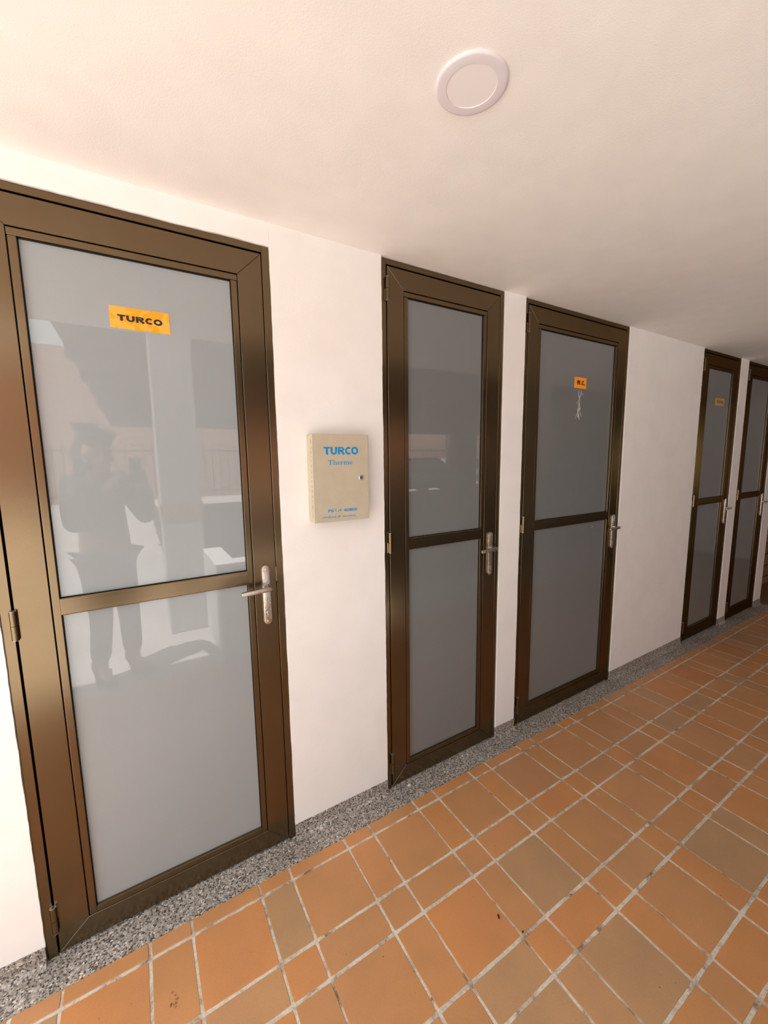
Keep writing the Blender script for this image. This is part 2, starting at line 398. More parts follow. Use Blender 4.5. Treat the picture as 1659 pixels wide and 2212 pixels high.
    for zz in (zc+.0915, zc-.0955):
        bm = bmn(); lathe(bm, [(0, -.0012), (.0026, -.0012), (.0036, -.0004), (.0036, .0005)], (px, yp, zz), 'y', 20)
        sc = obj('screw', bm, M_bare, plate, smooth=True)
        bm = bmn(); lathe(bm, [(.0036, -.0002), (.0046, -.0002)], (px, yp, zz), 'y', 20); obj('screw_recess', bm, M_hole, sc) if False else bm.free()
    pz = zc+.0305
    bm = bmn(); lathe(bm, [(0, -.034), (.0062, -.034), (.0070, -.012), (.0098, -.008), (.0098, 0)], (px, yp, pz), 'y', 28)
    obj('lever_neck', bm, M_lever, plate, smooth=True)
    bm = bmn(); y0, y1 = yp-.0425, yp-.0300; x0, x1 = px-.0935, px+.0065
    ha, hb = .0072, .0085; out = [(x0, pz-ha-.004), (x0, pz+ha-.004), (px-.01, pz+hb)]
    for k in range(9): t = PI/2-PI*k/8; out.append((x1-hb+.002+hb*math.cos(t), pz+hb*math.sin(t)))
    out += [(px-.01, pz-hb)]
    prism_xz(bm, out[::-1], y0, y1)
    obj('lever', bm, M_lever, plate, .0022, smooth=True, ang=45)
    # euro profile lock cylinder
    bm = bmn(); zk = zc-.062; out = []
    for k in range(19): t = math.radians(-35+250*k/18); out.append((px+.0063*math.cos(t), zk+.0063*math.sin(t)))
    for k in range(9): t = PI+PI*k/8; out.append((px+.0040*math.cos(t), zk-.0155+.0040*math.sin(t)))
    prism_xz(bm, out, yp-.0026, yp+.001)
    cy = obj('lock_cylinder', bm, M_bare, plate, .0006, smooth=True)
    obj('keyhole', bx(px-.0008, px+.0008, yp-.0029, yp-.002, zk-.0042, zk+.0038), M_hole, plate)
    bm = bmn(); outb = [(px+(x-px)*1.22, zk-.0055+(z-zk+.0055)*1.12) for x, z in out]; prism_xz(bm, outb, yp-.0003, yp+.001)
    obj('lock_opening', bm, M_hole, plate)
    obj('strike_plate', bx(xR-JW-GR+.0004, xR-JW-.0003, YF+.0005, YF+.02, zc+.043, zc+.092), M_lever, root)
    # dark inside of the room behind
    return root, dict(gi=gi, gj=gj, gk=gk, gl=gl)

LBL = ['bronze framed frosted glass door nearest the camera, with the long orange TURCO sticker',
       'narrow dark bronze glass door right beside the beige metal box, carrying no sign',
       'wide dark bronze glass door with the small orange W.C. sign on its upper pane',
       'dark bronze glass door with the faded DUCHA sign, beyond the wide blank wall',
       'last dark bronze glass door at the right edge of the photo, cut by the frame']
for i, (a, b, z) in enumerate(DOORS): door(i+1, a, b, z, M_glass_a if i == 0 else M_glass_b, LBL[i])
o = obj('wall_inner_blocker', bx(-1.7, 5.0, .125, .34, 0, CEIL), M_dark); tag(o, 'unseen dark block added behind the frosted doors against stray light', 'wall', kind='structure')  # added block against light leaking in; near-black stands for the unlit rooms

# ------------------------------------------------------------------ lettering
def text_bm(s, size=1.0, bold=0.0, extr=.002, spacing=1.0):
    cu = bpy.data.curves.new('t', 'FONT'); cu.body = s; cu.size = size; cu.extrude = extr; cu.offset = bold; cu.space_character = spacing; cu.resolution_u = 6
    ob = bpy.data.objects.new('t', cu); col.objects.link(ob)
    dg = bpy.context.evaluated_depsgraph_get(); me = bpy.data.meshes.new_from_object(ob.evaluated_get(dg))
    bm = bmn(); bm.from_mesh(me); bpy.data.objects.remove(ob); bpy.data.curves.remove(cu); bpy.data.meshes.remove(me)
    return bm
def fit_text(bm, x0, x1, z0, z1, yf, th=.0006):
    """lays flat lettering into the rectangle x0..x1, z0..z1 on the plane y=yf (facing -y)"""
    xs_ = [v.co.x for v in bm.verts]; ys_ = [v.co.y for v in bm.verts]; zs_ = [v.co.z for v in bm.verts]
    ax, bx_, ay, by, az, bz = min(xs_), max(xs_), min(ys_), max(ys_), min(zs_), max(zs_)
    for v in bm.verts:
        X = x0+(v.co.x-ax)/(bx_-ax)*(x1-x0); Z = z0+(v.co.y-ay)/(by-ay)*(z1-z0)
        v.co = (X, yf-(v.co.z-az)/max(1e-9, bz-az)*th, Z)
    return bm
NS = [0]
def stroke(bm, pts, w, y0=0, closed=False):
    """a flat pen stroke in letter space (x, y) of width w (number, or one per point)"""
    NS[0] = (NS[0]+1) % 40; top = .002+.00003*NS[0]
    n = len(pts); W = w if isinstance(w, (list, tuple)) else [w]*n; L, R = [], []
    for i, (x, y) in enumerate(pts):
        p = pts[(i-1) % n] if closed or i > 0 else pts[i]; q = pts[(i+1) % n] if closed or i < n-1 else pts[i]
        dx, dy = q[0]-p[0], q[1]-p[1]; l = math.hypot(dx, dy) or 1; nx_, ny_ = -dy/l*W[i]/2, dx/l*W[i]/2
        L.append((x+nx_, y+ny_)); R.append((x-nx_, y-ny_))
    a = [bm.verts.new((x, y, 0)) for x, y in L]; b = [bm.verts.new((x, y, 0)) for x, y in R]
    a2 = [bm.verts.new((x, y, top)) for x, y in L]; b2 = [bm.verts.new((x, y, top)) for x, y in R]
    m = n if closed else n-1
    for i in range(m):
        j = (i+1) % n
        bm.faces.new([a2[i], b2[i], b2[j], a2[j]]); bm.faces.new([a[i], a2[i], a2[j], a[j]]); bm.faces.new([b[i], b[j], b2[j], b2[i]])
    if not closed: bm.faces.new([a[0], b[0], b2[0], a2[0]]); bm.faces.new([a[-1], a2[-1], b2[-1], b[-1]])
def arc(cx, cy, rx, ry, a0, a1, n=18): return [(cx+rx*math.cos(math.radians(a0+(a1-a0)*k/n)), cy+ry*math.sin(math.radians(a0+(a1-a0)*k/n))) for k in range(n+1)]

# heavy sans capitals drawn as pen strokes, each about 1 high
def heavy(word, bm, w=.26, wide=1.0, x=0.0, gap=.16):
    for ch in word:
        if ch == 'T': W_ = .86*wide; stroke(bm, [(x, 1-w*.42), (x+W_, 1-w*.42)], w*.84); stroke(bm, [(x+W_/2, 0), (x+W_/2, 1)], w*1.12)
        elif ch == 'U': W_ = .90*wide; h = w*.55; stroke(bm, [(x+h, 1), (x+h, .42)]+arc(x+W_/2, .40, W_/2-h, .40-w*.40, 180, 360)+[(x+W_-h, .42), (x+W_-h, 1)], [w*1.1]*2+[w]*19+[w*1.1]*2)
        elif ch == 'R':
            W_ = .94*wide; h = w*.55; stroke(bm, [(x+h, 0), (x+h, 1)], w*1.1)
            stroke(bm, [(x+h, 1-w*.40), (x+W_*.55, 1-w*.40)]+arc(x+W_*.55, .72, W_*.34-w*.2, .28-w*.40, 90, -90, 12)+[(x+h, .44+w*.40)], w*.82)
            stroke(bm, [(x+W_*.46, .50), (x+W_-w*.35, 0)], w*1.15)
        elif ch == 'C': W_ = .92*wide; stroke(bm, arc(x+W_/2, .5, W_/2-w*.52, .5-w*.40, 42, 318, 26), [w*1.0]+[w*1.0]*25+[w*1.0])
        elif ch == 'O': W_ = 1.0*wide; stroke(bm, arc(x+W_/2, .5, W_/2-w*.52, .5-w*.40, 0, 345, 23), [w]*24, closed=True)
        elif ch == 'W': W_ = 1.18*wide; q = W_/4; [stroke(bm, [a_, b_], w*.92) for a_, b_ in (((x+w*.4, 1), (x+q+.03, 0)), ((x+q-.02, 0), (x+2*q-.02, 1)), ((x+2*q+.02, 1), (x+3*q+.02, 0)), ((x+3*q-.03, 0), (x+W_-w*.4, 1)))]
        elif ch == '.': W_ = .26; stroke(bm, [(x+.02, .13), (x+.28, .13)], .26)
        elif ch == 'D': W_ = .88*wide; h = w*.5; stroke(bm, [(x+h, 0), (x+h, 1)], w); stroke(bm, [(x+h, 1-w*.4), (x+W_*.42, 1-w*.4)]+arc(x+W_*.42, .5, W_*.58-h, .5-w*.4, 90, -90, 14)+[(x+h, w*.4)], w*.8)
        elif ch == 'H': W_ = .86*wide; h = w*.5; stroke(bm, [(x+h, 0), (x+h, 1)], w); stroke(bm, [(x+W_-h, 0), (x+W_-h, 1)], w); stroke(bm, [(x+h, .5), (x+W_-h, .5)], w*.8)
        elif ch == 'A': W_ = .94*wide; [stroke(bm, [a_, b_], w*.95) for a_, b_ in (((x+w*.4, 0), (x+W_/2, 1)), ((x+W_/2, 1), (x+W_-w*.4, 0)))]; stroke(bm, [(x+W_*.24, .29), (x+W_*.76, .29)], w*.66)
        x += W_+gap-(.14 if ch == 'C' else .04 if ch in 'TR' else 0)
    return bm

def sign(label, x0, x1, z0, z1, th, m, word, tx0, tx1, tz0, tz1, w, wide, gap=.12, tilt=0):
    yg = YF+.0125
    root = empty('door_sign', ((x0+x1)/2, yg, z0), label, 'sign', 'orange signs on the frosted doors')
    obj('sign_plate', bx(x0, x1, yg-th, yg-.0001, z0, z1), m, root, min(.0008, th*.3), seg=1)
    bm = heavy(word, bmn(), w, wide, gap=gap); obj('sign_lettering', fit_text(bm, tx0, tx1, tz0, tz1, yg-th, .0003), M_ink, root)
    if tilt: root.rotation_euler = (0, math.radians(tilt), 0)
    return root
sign('long orange TURCO sticker on the upper pane of the nearest door', -.0272, .1218, 1.8420, 1.9013, .0012, M_or1, 'TURCO', -.0095, .1028, 1.8612, 1.8801, .30, 1.12, .10)
sign('small bright orange W.C. sign on the wide dark door', 2.0785, 2.1812, 1.8360, 1.8955, .0042, M_or2, 'W.C.', 2.0945, 2.1695, 1.8545, 1.8785, .25, .80, .08)
sign('small faded DUCHA sign on the dark door beyond the blank wall', 3.8210, 3.9758, 1.8382, 1.8950, .0040, M_or3, 'DUCHA', 3.8440, 3.9545, 1.8570, 1.8790, .24, .95, .12)

# glue left where an older sign was torn off
bm = bmn(); rnd = random.Random(5)
def smear(x, z, l, ang, w):
    p = [(x, z)]; 
    for k in range(5): ang += rnd.uniform(-.35, .35); p.append((p[-1][0]+l/5*math.sin(ang), p[-1][1]-l/5*math.cos(ang)))
    n = len(p); yg = YF+.0125-.0004
    ww = [w*s*rnd.uniform(.6, 1.3) for s in (.4, 1.2, 1.5, 1.3, 1.0, .3)]
    A = [bm.verts.new((q[0]-ww[i], yg, q[1])) for i, q in enumerate(p)]; B = [bm.verts.new((q[0]+ww[i], yg, q[1])) for i, q in enumerate(p)]
    A2 = [bm.verts.new((q[0]-ww[i], yg+.0003, q[1])) for i, q in enumerate(p)]; B2 = [bm.verts.new((q[0]+ww[i], yg+.0003, q[1])) for i, q in enumerate(p)]
    for i in range(n-1):
        bm.faces.new([A[i], B[i], B[i+1], A[i+1]]); bm.faces.new([A[i], A[i+1], A2[i+1], A2[i]]); bm.faces.new([B[i], B2[i], B2[i+1], B[i+1]])
for (x, z, l, a, w) in ((2.128, 1.826, .016, -.8, .0015), (2.142, 1.828, .03, .4, .0011), (2.148, 1.824, .026, .5, .0009), (2.121, 1.813, .036, -.2, .0015), (2.140, 1.815, .036, .35, .0012), (2.127, 1.80, .04, .25, .0014), (2.134, 1.785, .05, -.1, .0016), (2.126, 1.766, .045, -.1, .0022), (2.132, 1.765, .05, .1, .0025), (2.126, 1.735, .05, -.15, .0028), (2.133, 1.730, .055, .05, .0030), (2.129, 1.715, .05, -.1, .0030), (2.122, 1.715, .05, -.3, .0012), (2.138, 1.715, .04, .25, .0014)):
    smear(x, z, l, a, w)
o = obj('glue_residue', bm, M_tape); tag(o, 'streaky whitish glue residue running down below the W.C. sign', 'residue')

# ------------------------------------------------------------------ beige metal box on the wall
D = .056; q = (1.4/(1.4-D)); 
def bxp(x): return x*(1.4-D)/(1.4-.08)
def bzp(z): return 1.4672+(z-1.4672)*(1.4-D)/(1.4-.08)
X0, X1, Z0, Z1 = bxp(.5166), bxp(.7344), bzp(1.2475), bzp(1.5537)
root = empty('electrical_box', ((X0+X1)/2, 0, Z0), 'shallow beige metal box on the white wall between the two nearest doors', 'box')
obj('box_body', bx(X0+.0012, X1-.0006, -D+.0105, -.0002, Z0+.001, Z1-.001), M_beige, root, .004, seg=3)
obj('box_door', bx(X0, X1, -D, -D+.0115, Z0, Z1), M_beige, root, .0022, seg=3)
bm = bmn(); z = Z0+.018; rnd = random.Random(2); n = 0
while z < Z1-.018:
    l = .016 if n in (0, 1, 14) else rnd.uniform(.003, .008); box(bm, X0-.0002, X0+.002, -D+.0100, -D+.0112, z, z+l); z += l+rnd.uniform(.009, .014); n += 1
obj('hinge_slot', bm, M_hole, root)
lx, lz = bxp(.7034), bzp(1.4003)
bm = bmn(); lathe(bm, [(.0052, -.0012), (.0060, -.0030), (.0088, -.0030), (.0106, 0)], (lx, -D, lz), 'y', 32); lk_ = obj('lock', bm, M_bare, root, smooth=True)
bm = bmn(); lathe(bm, [(0, -.0014), (.0056, -.0014)], (lx, -D, lz), 'y', 24); obj('lock_barrel', bm, M_hole, lk_)
obj('key_slot', bx(lx-.0008, lx+.0012, -D-.0022, -D-.0012, lz-.003, lz+.003), M_bare, lk_)
def P(x0, x1, z0, z1): return (bxp(x0), bxp(x1), bzp(z0), bzp(z1))
o = obj('title_lettering', fit_text(heavy('TURCO', bmn(), .25, .95, gap=.09), *P(.5590, .6925, 1.4815, 1.5108), -D, .0003), M_blue, root); o['label'] = 'blue TURCO lettering'
# 'Therme' in a bold slab serif
bm = bmn(); s = .15
def ser(x, y, w=.30): stroke(bm, [(x-w/2, y), (x+w/2, y)], .06)
x = 0
stroke(bm, [(0, .965), (.86, .965)], .08); stroke(bm, [(.025, .74), (.025, 1)], .055); stroke(bm, [(.835, .74), (.835, 1)], .055); stroke(bm, [(.43, 0), (.43, 1)], .19); ser(.43, .03, .44); x = .98
stroke(bm, [(x+.10, 0), (x+.10, 1.02)], s); ser(x+.10, .03); stroke(bm, [(x-.02, .99), (x+.10, .99)], .06); stroke(bm, [(x+.10, .50)]+arc(x+.31, .46, .20, .20, 140, 0, 10)+[(x+.51, 0)], [.08]*3+[.10]*5+[s]*5); ser(x+.51, .03); x += .74
stroke(bm, arc(x+.29, .34, .22, .29, 20, 315, 22), [.07]+[.09]*4+[.13]*8+[s]*3+[.11]*7); stroke(bm, [(x+.10, .37), (x+.52, .37)], .06); x += .64
stroke(bm, [(x+.10, 0), (x+.10, .66)], s); ser(x+.10, .03); stroke(bm, [(x-.02, .64), (x+.10, .64)], .06); stroke(bm, [(x+.10, .46)]+arc(x+.30, .44, .18, .19, 150, 50, 8), .12); x += .52
stroke(bm, [(x+.10, 0), (x+.10, .66)], s); ser(x+.10, .03); stroke(bm, [(x-.02, .64), (x+.10, .64)], .06)
for dx in (0, .40): stroke(bm, [(x+.10+dx, .48)]+arc(x+.30+dx, .46, .19, .19, 140, 0, 10)+[(x+.49+dx, 0)], [.08]*3+[.10]*5+[s]*5); ser(x+.49+dx, .03)
x += 1.12
stroke(bm, arc(x+.29, .34, .22, .29, 20, 315, 22), [.07]+[.09]*4+[.13]*8+[s]*3+[.11]*7); stroke(bm, [(x+.10, .37), (x+.52, .37)], .06)
o = obj('subtitle_lettering', fit_text(bm, *P(.5735, .6690, 1.4480, 1.4648), -D, .0003), M_blue, root); o['label'] = 'blue serif Therme lettering'
# worn telephone and mail lines
def line(parts, x0, x1, z0, z1, bold, extra=None):
    bm = text_bm(parts, 1, bold, .002)
    if extra: extra(bm)
    return fit_text(bm, *P(x0, x1, z0, z1), -D, .0003)
o = obj('phone_lettering', line('PB', .5690, .5905, 1.2818, 1.2920, .025), M_blue, root); o['label'] = 'worn blue telephone line'
bm = bmn(); stroke(bm, [(0, 1), (.78, 0)], .17); stroke(bm, [(.40, .50), (.74, 1)], .17); stroke(bm, [(.98, .07), (1.12, .07)], .14)
obj('phone_lettering', fit_text(bm, *P(.5925, .6045, 1.2815, 1.2918), -D, .0003), M_blue, root)
obj('phone_lettering', line('(4', .6085, .6200, 1.2800, 1.2920, .008), M_blue, root)
obj('phone_lettering', line('4038020', .6295, .6835, 1.2810, 1.2915, .03), M_blue, root)
for s_, a_, b_, zz in (('info@', .5490, .5800, 0), ('ind', .5822, .5985, .0012), ('st', .6060, .6165, .0012), ('asoveima.', .6245, .6790, .0006)):
    o = obj('mail_lettering', line(s_, a_, b_, 1.2612, (1.2690 if s_ in ('st', 'ind', 'info@') else 1.2672), .010), M_blue, root)
    if s_ == 'info@': o['label'] = 'worn blue mail line'

# ------------------------------------------------------------------ ceiling light (off)
cx, cy = .6495, -.6938
root = empty('ceiling_light', (cx, cy, CEIL-.006), 'round flat white ceiling lamp, switched off', 'ceiling lamp')
bm = bmn(); lathe(bm, [(.0508, -.0016), (.0514, -.0032), (.0680, -.0034), (.0712, -.0027), (.0727, -.0010), (.0727, .002)], (cx, cy, CEIL), 'z', 96); obj('trim_ring', bm, M_ring, root, smooth=True, recalc=False)
bm = bmn(); lathe(bm, [(0, -.0020), (.0511, -.0020)], (cx, cy, CEIL), 'z', 96); obj('diffuser', bm, M_diff, root, smooth=True)

# ------------------------------------------------------------------ bits lying about
def crumb(name, x, y, z, r, m, label, cat, seed, flat=.25, squash=1.0, ang=0):
    rnd = random.Random(seed); bm = bmn(); n = 9; pts = []
    for k in range(n):
        t = 2*PI*k/n; rr = r*rnd.uniform(.6, 1.1); u, v = rr*math.cos(t), rr*math.sin(t)*squash
        pts.append((x+u*math.cos(ang)-v*math.sin(ang), y+u*math.sin(ang)+v*math.cos(ang)))
    prism_xy(bm, pts, z, z+r*flat)
    o = obj(name, bm, m); return tag(o, label, cat)
crumb('dry_leaf', .8872, -.6123, .0003, .0085, M_leafbit, 'larger curled dark leaf bit lying mid tile in the foreground', 'leaf', 3, .5, .4, 1.2)
crumb('dry_leaf', .9195, -.6811, -.0008, .0050, M_leafbit, 'tiny dark leaf bit lying on a joint crossing in the foreground', 'leaf', 4, .5, .6, .3)
crumb('paint_spot', .9460, -.0210, .0024, .0105, M_chip, 'white paint spot on the terrazzo under the narrow dark door', 'paint spot', 6, .10, .7)
crumb('paint_spot', 1.2735, -.0110, .0024, .0095, M_chip, 'smaller smeared white paint spot further along under the narrow dark door', 'paint spot', 7, .08, .45)
crumb('paint_spot', 1.5050, -.0030, .0024, .0085, M_chip, 'white paint smear at the right foot of the narrow dark door', 'paint spot', 9, .08, .4)
crumb('paint_spot', .4000, -.0095, .0024, .0042, M_chip, 'white paint fleck on the terrazzo at the right foot of the nearest door', 'paint spot', 8, .12, .5)
bm = bmn(); rnd = random.Random(9)
for k in range(11):
    u, v, r = rnd.gauss(0, .007), rnd.gauss(0, .009), rnd.uniform(.0012, .0036)
    prism_xy(bm, [(-.023+u+r*rnd.uniform(.5, 1.2)*math.cos(2*PI*q/7), -.297+v+r*rnd.uniform(.5, 1.2)*math.sin(2*PI*q/7)) for q in range(7)], .0004, .0011)
o = obj('dirt_smudge', bm, mat('brown_dirt', (.33, .145, .06, 1), .9)[0]); tag(o, 'small brown dirt smudge on a tile in front of the nearest door', 'dirt')

# ------------------------------------------------------------------ the yard and garage opposite (seen in the panes)
o = obj('ground', bx(-25, 30, -30, YEND-.002, -.08, -.006), M_conc); tag(o, 'pale concrete yard beyond the tiles', 'ground', kind='structure')
o = obj('floor_garage', bx(.6, 26, -13.5, -2.4, -.006, .004), M_garage_shade); tag(o, 'garage floor under the ribbed ceiling, shade put into its colour', 'floor', kind='structure')  # dark sheet standing for the shade under the garage roof
o = obj('wall_garage_added', bx(7.3, 7.45, -5.9, -2.4, 0, 2.62), M_garage_shade); tag(o, 'side wall added to keep the garage dark in the panes', 'wall', kind='structure')  # added to close off the garage and darken its reflection
o = obj('ground_left', bx(-25, xs[0], YEND-.002, 2.0, -.08, -.006), M_conc); tag(o, 'pale concrete yard at the open end of the walkway', 'ground', kind='structure')
bm = bmn(); box(bm, 1.3, 26, -13.5, -1.30, 2.62, 2.8); box(bm, -.5, 1.3, -13.5, -2.5, 2.62, 2.8)
for k in range(9): box(bm, (-.5 if k else 1.3), 26, -2.6-k*1.3, -2.42-k*1.3, 2.50, 2.63)
o = obj('ceiling_garage', bm, M_garage_shade); tag(o, 'ribbed concrete garage ceiling reflected in the panes', 'ceiling', kind='structure')
bm = bmn(); box(bm, .16, .47, -2.70, -2.37, -.006, 2.63)
colm = obj('column', bm, M_column, bevel=.008); tag(colm, 'square pale column at the edge of the garage', 'column', kind='structure')
bm = bmn(); box(bm, 4.80, 5.16, -2.80, -2.42, -.006, 2.63); o = obj('column', bm, M_column, bevel=.008); tag(o, 'second pale column further along the garage edge', 'column', kind='structure')
bm = bmn(); box(bm, .152, .478, -2.708, -2.362, 1.00, 1.12); obj('bumper_band', bm, mat('ochre_band', (.42, .27, .13, 1), .7)[0], colm)
bm = bmn(); prism_xy(bm, [(.45, -1.63), (.45, -2.365), (.60, -2.365), (.60, -1.86), (1.35, -1.86), (1.35, -1.63)], -.006, .71)
o = obj('parapet', bm, M_white, bevel=.006); tag(o, 'low white parapet stub beside the column', 'parapet', kind='structure')
o = obj('wall_brick', bx(-25, 30, -17.3, -17, -.05, 5.5), M_brick); tag(o, 'red brick boundary wall far across the yard', 'wall', kind='structure')
bm = bmn(); box(bm, 12.75, 14.1, -13.9, -13.2, 0, 2.62)
o = obj('column', bm, M_garage_shade); tag(o, 'broad dark column at the far side of the garage', 'column', kind='structure')
fr = empty('fence', (8, -16.4, 0), 'dark iron railing in front of the far brick wall', 'fence')
M_iron, _, _ = mat('dark_iron', (.03, .028, .028, 1), .5, .6)
for zz in (.25, 1.85): obj('fence_rail', bx(-6, 22, -16.42, -16.38, zz, zz+.05), M_iron, fr)
proto = obj('fence_bar', bx(-6.0, -5.97, -16.41, -16.39, .05, 2.1), M_iron, fr)
for k in range(1, 94):
    c = proto.copy(); col.objects.link(c); c.parent = fr; c.location = (k*.30, 0, 0)
def car_body(x, y, m, label):
    root = empty('car', (x, y, 0), label, 'car')
    prof = [(-2.1, .35), (-2.12, .75), (-1.95, .92), (-1.2, 1.02), (-.45, 1.48), (.75, 1.50), (1.55, 1.08), (2.05, .98), (2.15, .7), (2.1, .35)]
    bm = bmn(); prism_xz(bm, [(x+u, z) for u, z in prof], y-.85, y+.85); obj('car_body', bm, m, root, .06, smooth=True, seg=3)
    for u in (-1.3, 1.3):
        for v in (-.8, .8):
            bm = bmn(); lathe(bm, [(0, -.11), (.3, -.11), (.33, -.06), (.33, .06), (.3, .11), (0, .11)], (x+u, y+v, .33), 'y', 24); obj('wheel', bm, M_black, root, smooth=True)
    bm = bmn(); prism_xz(bm, [(x-1.05, 1.03), (x-.42, 1.42), (x+.72, 1.43), (x+1.35, 1.08)], y-.87, y+.87); obj('car_window', bm, mat('car_glass', (.02, .022, .025, 1), .05)[0], root)
car_body(8.9, -11.5, mat('dark_car_paint', (.05, .05, .055, 1), .25, .3, .5, .5)[0], 'dark parked car reflected in the narrow dark door')
car_body(14.6, -15.0, mat('silver_car_paint', (.55, .55, .57, 1), .25, .5, .5, .5)[0], 'silver car parked by the far brick wall')

# ------------------------------------------------------------------ camera
CAM = Vector((0, -1.4, 1.4672))
pit, rol, yaw = -.129824, .013085, -.543874
Rz = Matrix.Rotation(yaw, 3, 'Z'); Rx = Matrix.Rotation(pit, 3, 'X'); Ry = Matrix.Rotation(rol, 3, 'Y')
Rm = Rz @ Rx @ Ry                                # columns: right, forward, up
right, fwd, up = Rm.col[0], Rm.col[1], Rm.col[2]
cd = bpy.data.cameras.new('camera'); cam = bpy.data.objects.new('camera', cd); col.objects.link(cam)
cam.matrix_world = Matrix((( right.x, up.x, -fwd.x, CAM.x), (right.y, up.y, -fwd.y, CAM.y), (right.z, up.z, -fwd.z, CAM.z), (0, 0, 0, 1)))
cd.sensor_fit = 'VERTICAL'; cd.sensor_height = 36; cd.lens = 881.783*36/2212; cd.clip_start = .01; cd.clip_end = 200
scene.camera = cam

# ------------------------------------------------------------------ the person taking the picture (only seen in the panes)
def skin(name, pts, edges, m, parent, levels=1):
    """pts: list of (position, radius or (rx, ry)); grown with a Skin modifier around its skeleton"""
    r0 = Vector(parent.location) if not parent.parent else Vector(parent.parent.location)
    me = bpy.data.meshes.new(name); me.from_pydata([tuple(Vector(p)-r0) for p, _ in pts], edges, [])
    o = bpy.data.objects.new(name, me); col.objects.link(o); o.parent = parent
    o.modifiers.new('Skin', 'SKIN'); me.materials.append(m)
    d = me.skin_vertices[0].data if me.skin_vertices else None
    if d is None:
        bpy.context.view_layer.objects.active = o; bpy.ops.mesh.customdata_skin_add(); d = me.skin_vertices[0].data
    for i, (p, r) in enumerate(pts):
        d[i].radius = r if isinstance(r, tuple) else (r, r); d[i].use_root = (i == 0)
    sm = o.modifiers.new('Subdivision', 'SUBSURF'); sm.levels = levels; sm.render_levels = levels+1
    o.modifiers['Skin'].use_smooth_shade = True
    return o
ph = empty('person', (-.20, -1.78, 0), 'person in dark jacket and jeans holding a phone, faintly mirrored in the nearest pane', 'person')
M_skin, _, _ = mat('skin', (.40, .22, .15, 1), .5)
M_jacket, _, _ = mat('dark_jacket', (.022, .023, .026, 1), .85)
M_jeans, _, _ = mat('dark_jeans', (.035, .040, .055, 1), .9)
M_hair, _, _ = mat('dark_hair', (.014, .010, .008, 1), .5)
M_boot, _, _ = mat('dark_boot', (.018, .016, .015, 1), .6)
f2 = Vector((.517, .856, 0)); r2 = Vector((.856, -.517, 0))
def at(base, f=0, r=0, z=0): return Vector(base)+f2*f+r2*r+Vector((0, 0, z))
HD = Vector((-.205, -1.76, 1.50)); NK = Vector((-.215, -1.80, 1.39)); CH = Vector((-.215, -1.81, 1.24)); PV = Vector((-.205, -1.80, .88))
SL, SR = at(CH, 0, -.155, .09), at(CH, 0, .155, .09)
HLp = CAM-right*.055-up*.085-fwd*.050; HRp = CAM+right*.085-up*.075-fwd*.055
EL, ER = at(CH, .12, -.22, -.17), at(CH, .12, .24, -.17)
KL, KR = at(PV, .03, -.085, -.42), at(PV, .04, .085, -.42)
AL, AR = at(PV, -.01, -.10, -.80), at(PV, .03, .095, -.80)
pts = [(PV, (.125, .10)), (at(PV, 0, 0, .18), (.115, .09)), (CH, (.135, .10)), (NK, .052), (at(NK, .02, 0, .06), .050), (HD, (.074, .088)), (at(HD, 0, 0, .085), (.072, .086)), (at(HD, .005, 0, .135), (.05, .06))]
edg = [(0, 1), (1, 2), (2, 3), (3, 4), (4, 5), (5, 6), (6, 7)]
def add(p, r, frm): pts.append((p, r)); edg.append((frm, len(pts)-1)); return len(pts)-1
n_ = add(at(HD, .098, 0, .0), .012, 5)
for s in (-1, 1): add(at(HD, -.005, s*.082, .0), .014, 5)
for S_, E_, H_, sgn in ((SL, EL, HLp, 1), (SR, ER, HRp, -1)):
    a = add(S_, .058, 2); b = add(E_, .042, a); W_ = E_.lerp(H_, .80); w = add(W_, .027, b); pm = add(E_.lerp(H_, .97), (.034, .018), w)
    base = E_.lerp(H_, 1.0)
    for k in range(4):
        kn = base+right*sgn*.012+up*(.030-.020*k)+fwd*.006; tp = kn+right*sgn*(.030-.003*abs(k-1))-fwd*.004
        i1 = add(kn, .0088, pm); add(tp, .0078, i1)
    i1 = add(base+up*.020-fwd*.022+right*sgn*.010, .0095, pm); add(base+up*.040-fwd*.030+right*sgn*.026, .0082, i1)
for K_, A_, s in ((KL, AL, -1), (KR, AR, 1)):
    h = add(at(PV, 0, s*.085, -.04), .085, 0); k = add(K_, .055, h); a = add(A_, .040, k); add(at(A_, .15, .02*s, -.045), (.038, .026), a)
body = skin('body', pts, edg, M_skin, ph)
j = [(at(PV, 0, 0, .0), (.15, .125)), (at(PV, 0, 0, .18), (.142, .118)), (CH, (.165, .125)), (at(NK, 0, 0, -.03), .072), (SL, .078), (EL, .062), (EL.lerp(HLp, .74), .044), (SR, .078), (ER, .062), (ER.lerp(HRp, .74), .044)]
skin('jacket', j, [(0, 1), (1, 2), (2, 3), (2, 4), (4, 5), (5, 6), (2, 7), (7, 8), (8, 9)], M_jacket, ph)
q = [(at(PV, 0, 0, .02), (.142, .115)), (at(PV, 0, -.085, -.06), .098), (KL, .070), (at(AL, 0, 0, .05), .062), (at(PV, 0, .085, -.06), .098), (KR, .070), (at(AR, 0, 0, .05), .062)]
skin('jeans', q, [(0, 1), (1, 2), (2, 3), (0, 4), (4, 5), (5, 6)], M_jeans, ph)
for A_, s in ((AL, -1), (AR, 1)):
    skin('boot', [(at(A_, -.02, 0, -.04), .050), (at(A_, -.01, 0, .09), .054), (at(A_, .08, .01*s, -.045), (.048, .036)), (at(A_, .18, .025*s, -.052), (.042, .026))], [(0, 1), (0, 2), (2, 3)], M_boot, ph)
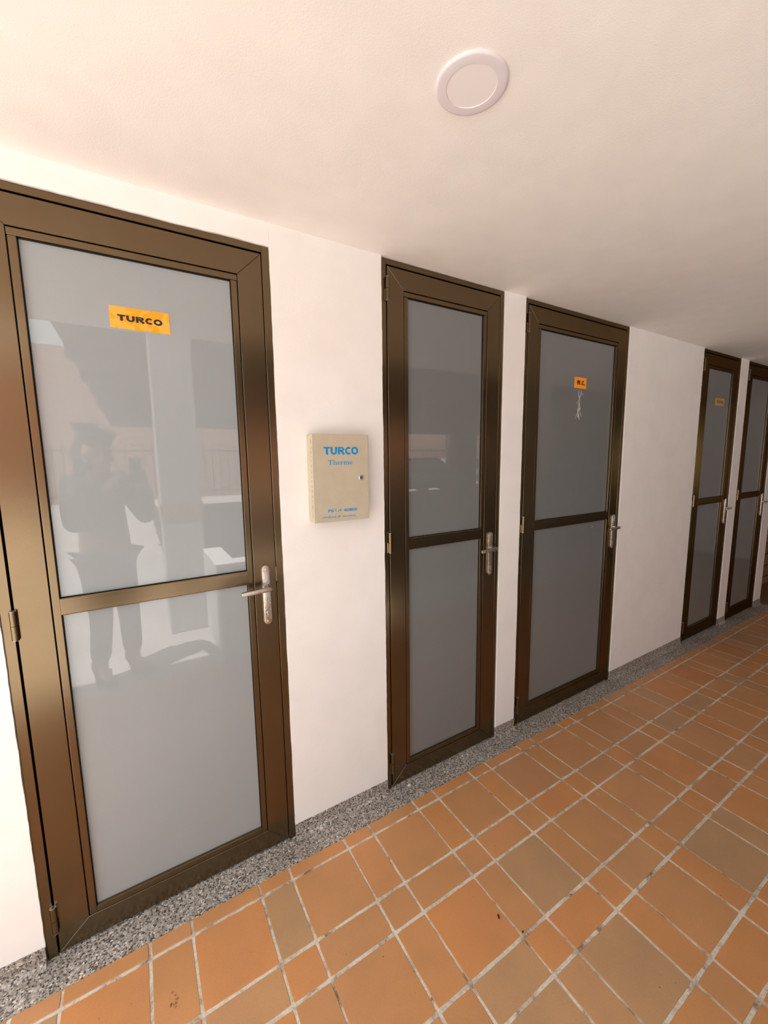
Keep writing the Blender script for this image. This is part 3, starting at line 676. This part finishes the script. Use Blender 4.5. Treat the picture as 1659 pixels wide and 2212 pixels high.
skin('hair', [(at(HD, -.03, 0, .09), (.092, .10)), (at(HD, -.01, 0, .135), (.075, .085)), (at(HD, -.055, 0, 0), (.098, .075)), (at(HD, -.06, 0, -.10), (.11, .065)), (at(HD, -.05, -.075, -.06), .05), (at(HD, -.05, .075, -.06), .05)], [(0, 1), (0, 2), (2, 3), (3, 4), (3, 5)], M_hair, ph)
M_eye, _, _ = mat('eye', (.03, .02, .015, 1), .2)
for s in (-1, 1):
    bm = bmn(); bmesh.ops.create_uvsphere(bm, u_segments=16, v_segments=10, radius=.011); bmesh.ops.translate(bm, verts=bm.verts[:], vec=at(HD, .076, s*.031, .028)); obj('eye', bm, M_eye, ph, smooth=True)
bm = bmn(); c = at(HD, .084, 0, -.045)
A = [c+r2*u+Vector((0, 0, v)) for u, v in ((-.022, 0), (-.01, .005), (0, .003), (.01, .005), (.022, 0), (0, -.007))]
va = [bm.verts.new(p) for p in A]; vb = [bm.verts.new(p-f2*.02) for p in A]; bm.faces.new(va)
for i in range(6): bm.faces.new([va[i], vb[i], vb[(i+1) % 6], va[(i+1) % 6]])
obj('mouth', bm, mat('lips', (.30, .11, .09, 1), .5)[0], ph)
bm = bmn(); box(bm, -.0375, .0375, -.004, .004, -.0765, .0765)
bmesh.ops.transform(bm, verts=bm.verts[:], matrix=Matrix(((right.x, fwd.x, up.x, 0), (right.y, fwd.y, up.y, 0), (right.z, fwd.z, up.z, 0), (0, 0, 0, 1))))
bmesh.ops.translate(bm, verts=bm.verts[:], vec=CAM+right*.017-up*.055-fwd*.022)
o = obj('phone', bm, mat('phone_case', (.02, .02, .022, 1), .3)[0], bevel=.003); tag(o, 'dark phone held up by the mirrored person', 'phone')

# ------------------------------------------------------------------ light: tropical sun almost overhead, bright hazy sky
sun = bpy.data.lights.new('sun', 'SUN'); sun.energy = 20.5; sun.angle = math.radians(.8); sun.color = (1, .965, .935)
so = bpy.data.objects.new('sun', sun); col.objects.link(so); so.location = (-3, -4, 12)
so.rotation_euler = Vector((.30, -.14, -1)).to_track_quat('-Z', 'Y').to_euler()
w = bpy.data.worlds.new('sky'); scene.world = w; w.use_nodes = True
bg = w.node_tree.nodes['Background']; bg.inputs['Color'].default_value = (.91, .97, 1, 1); bg.inputs['Strength'].default_value = 3.0
scene.view_settings.view_transform = 'Standard'; scene.view_settings.look = 'None'
scene.view_settings.exposure = 0.08; scene.view_settings.gamma = 1; scene.view_settings.use_curve_mapping = False
scene.cycles.max_bounces = 12; scene.cycles.diffuse_bounces = 8; scene.cycles.glossy_bounces = 4
scene.cycles.use_denoising = True
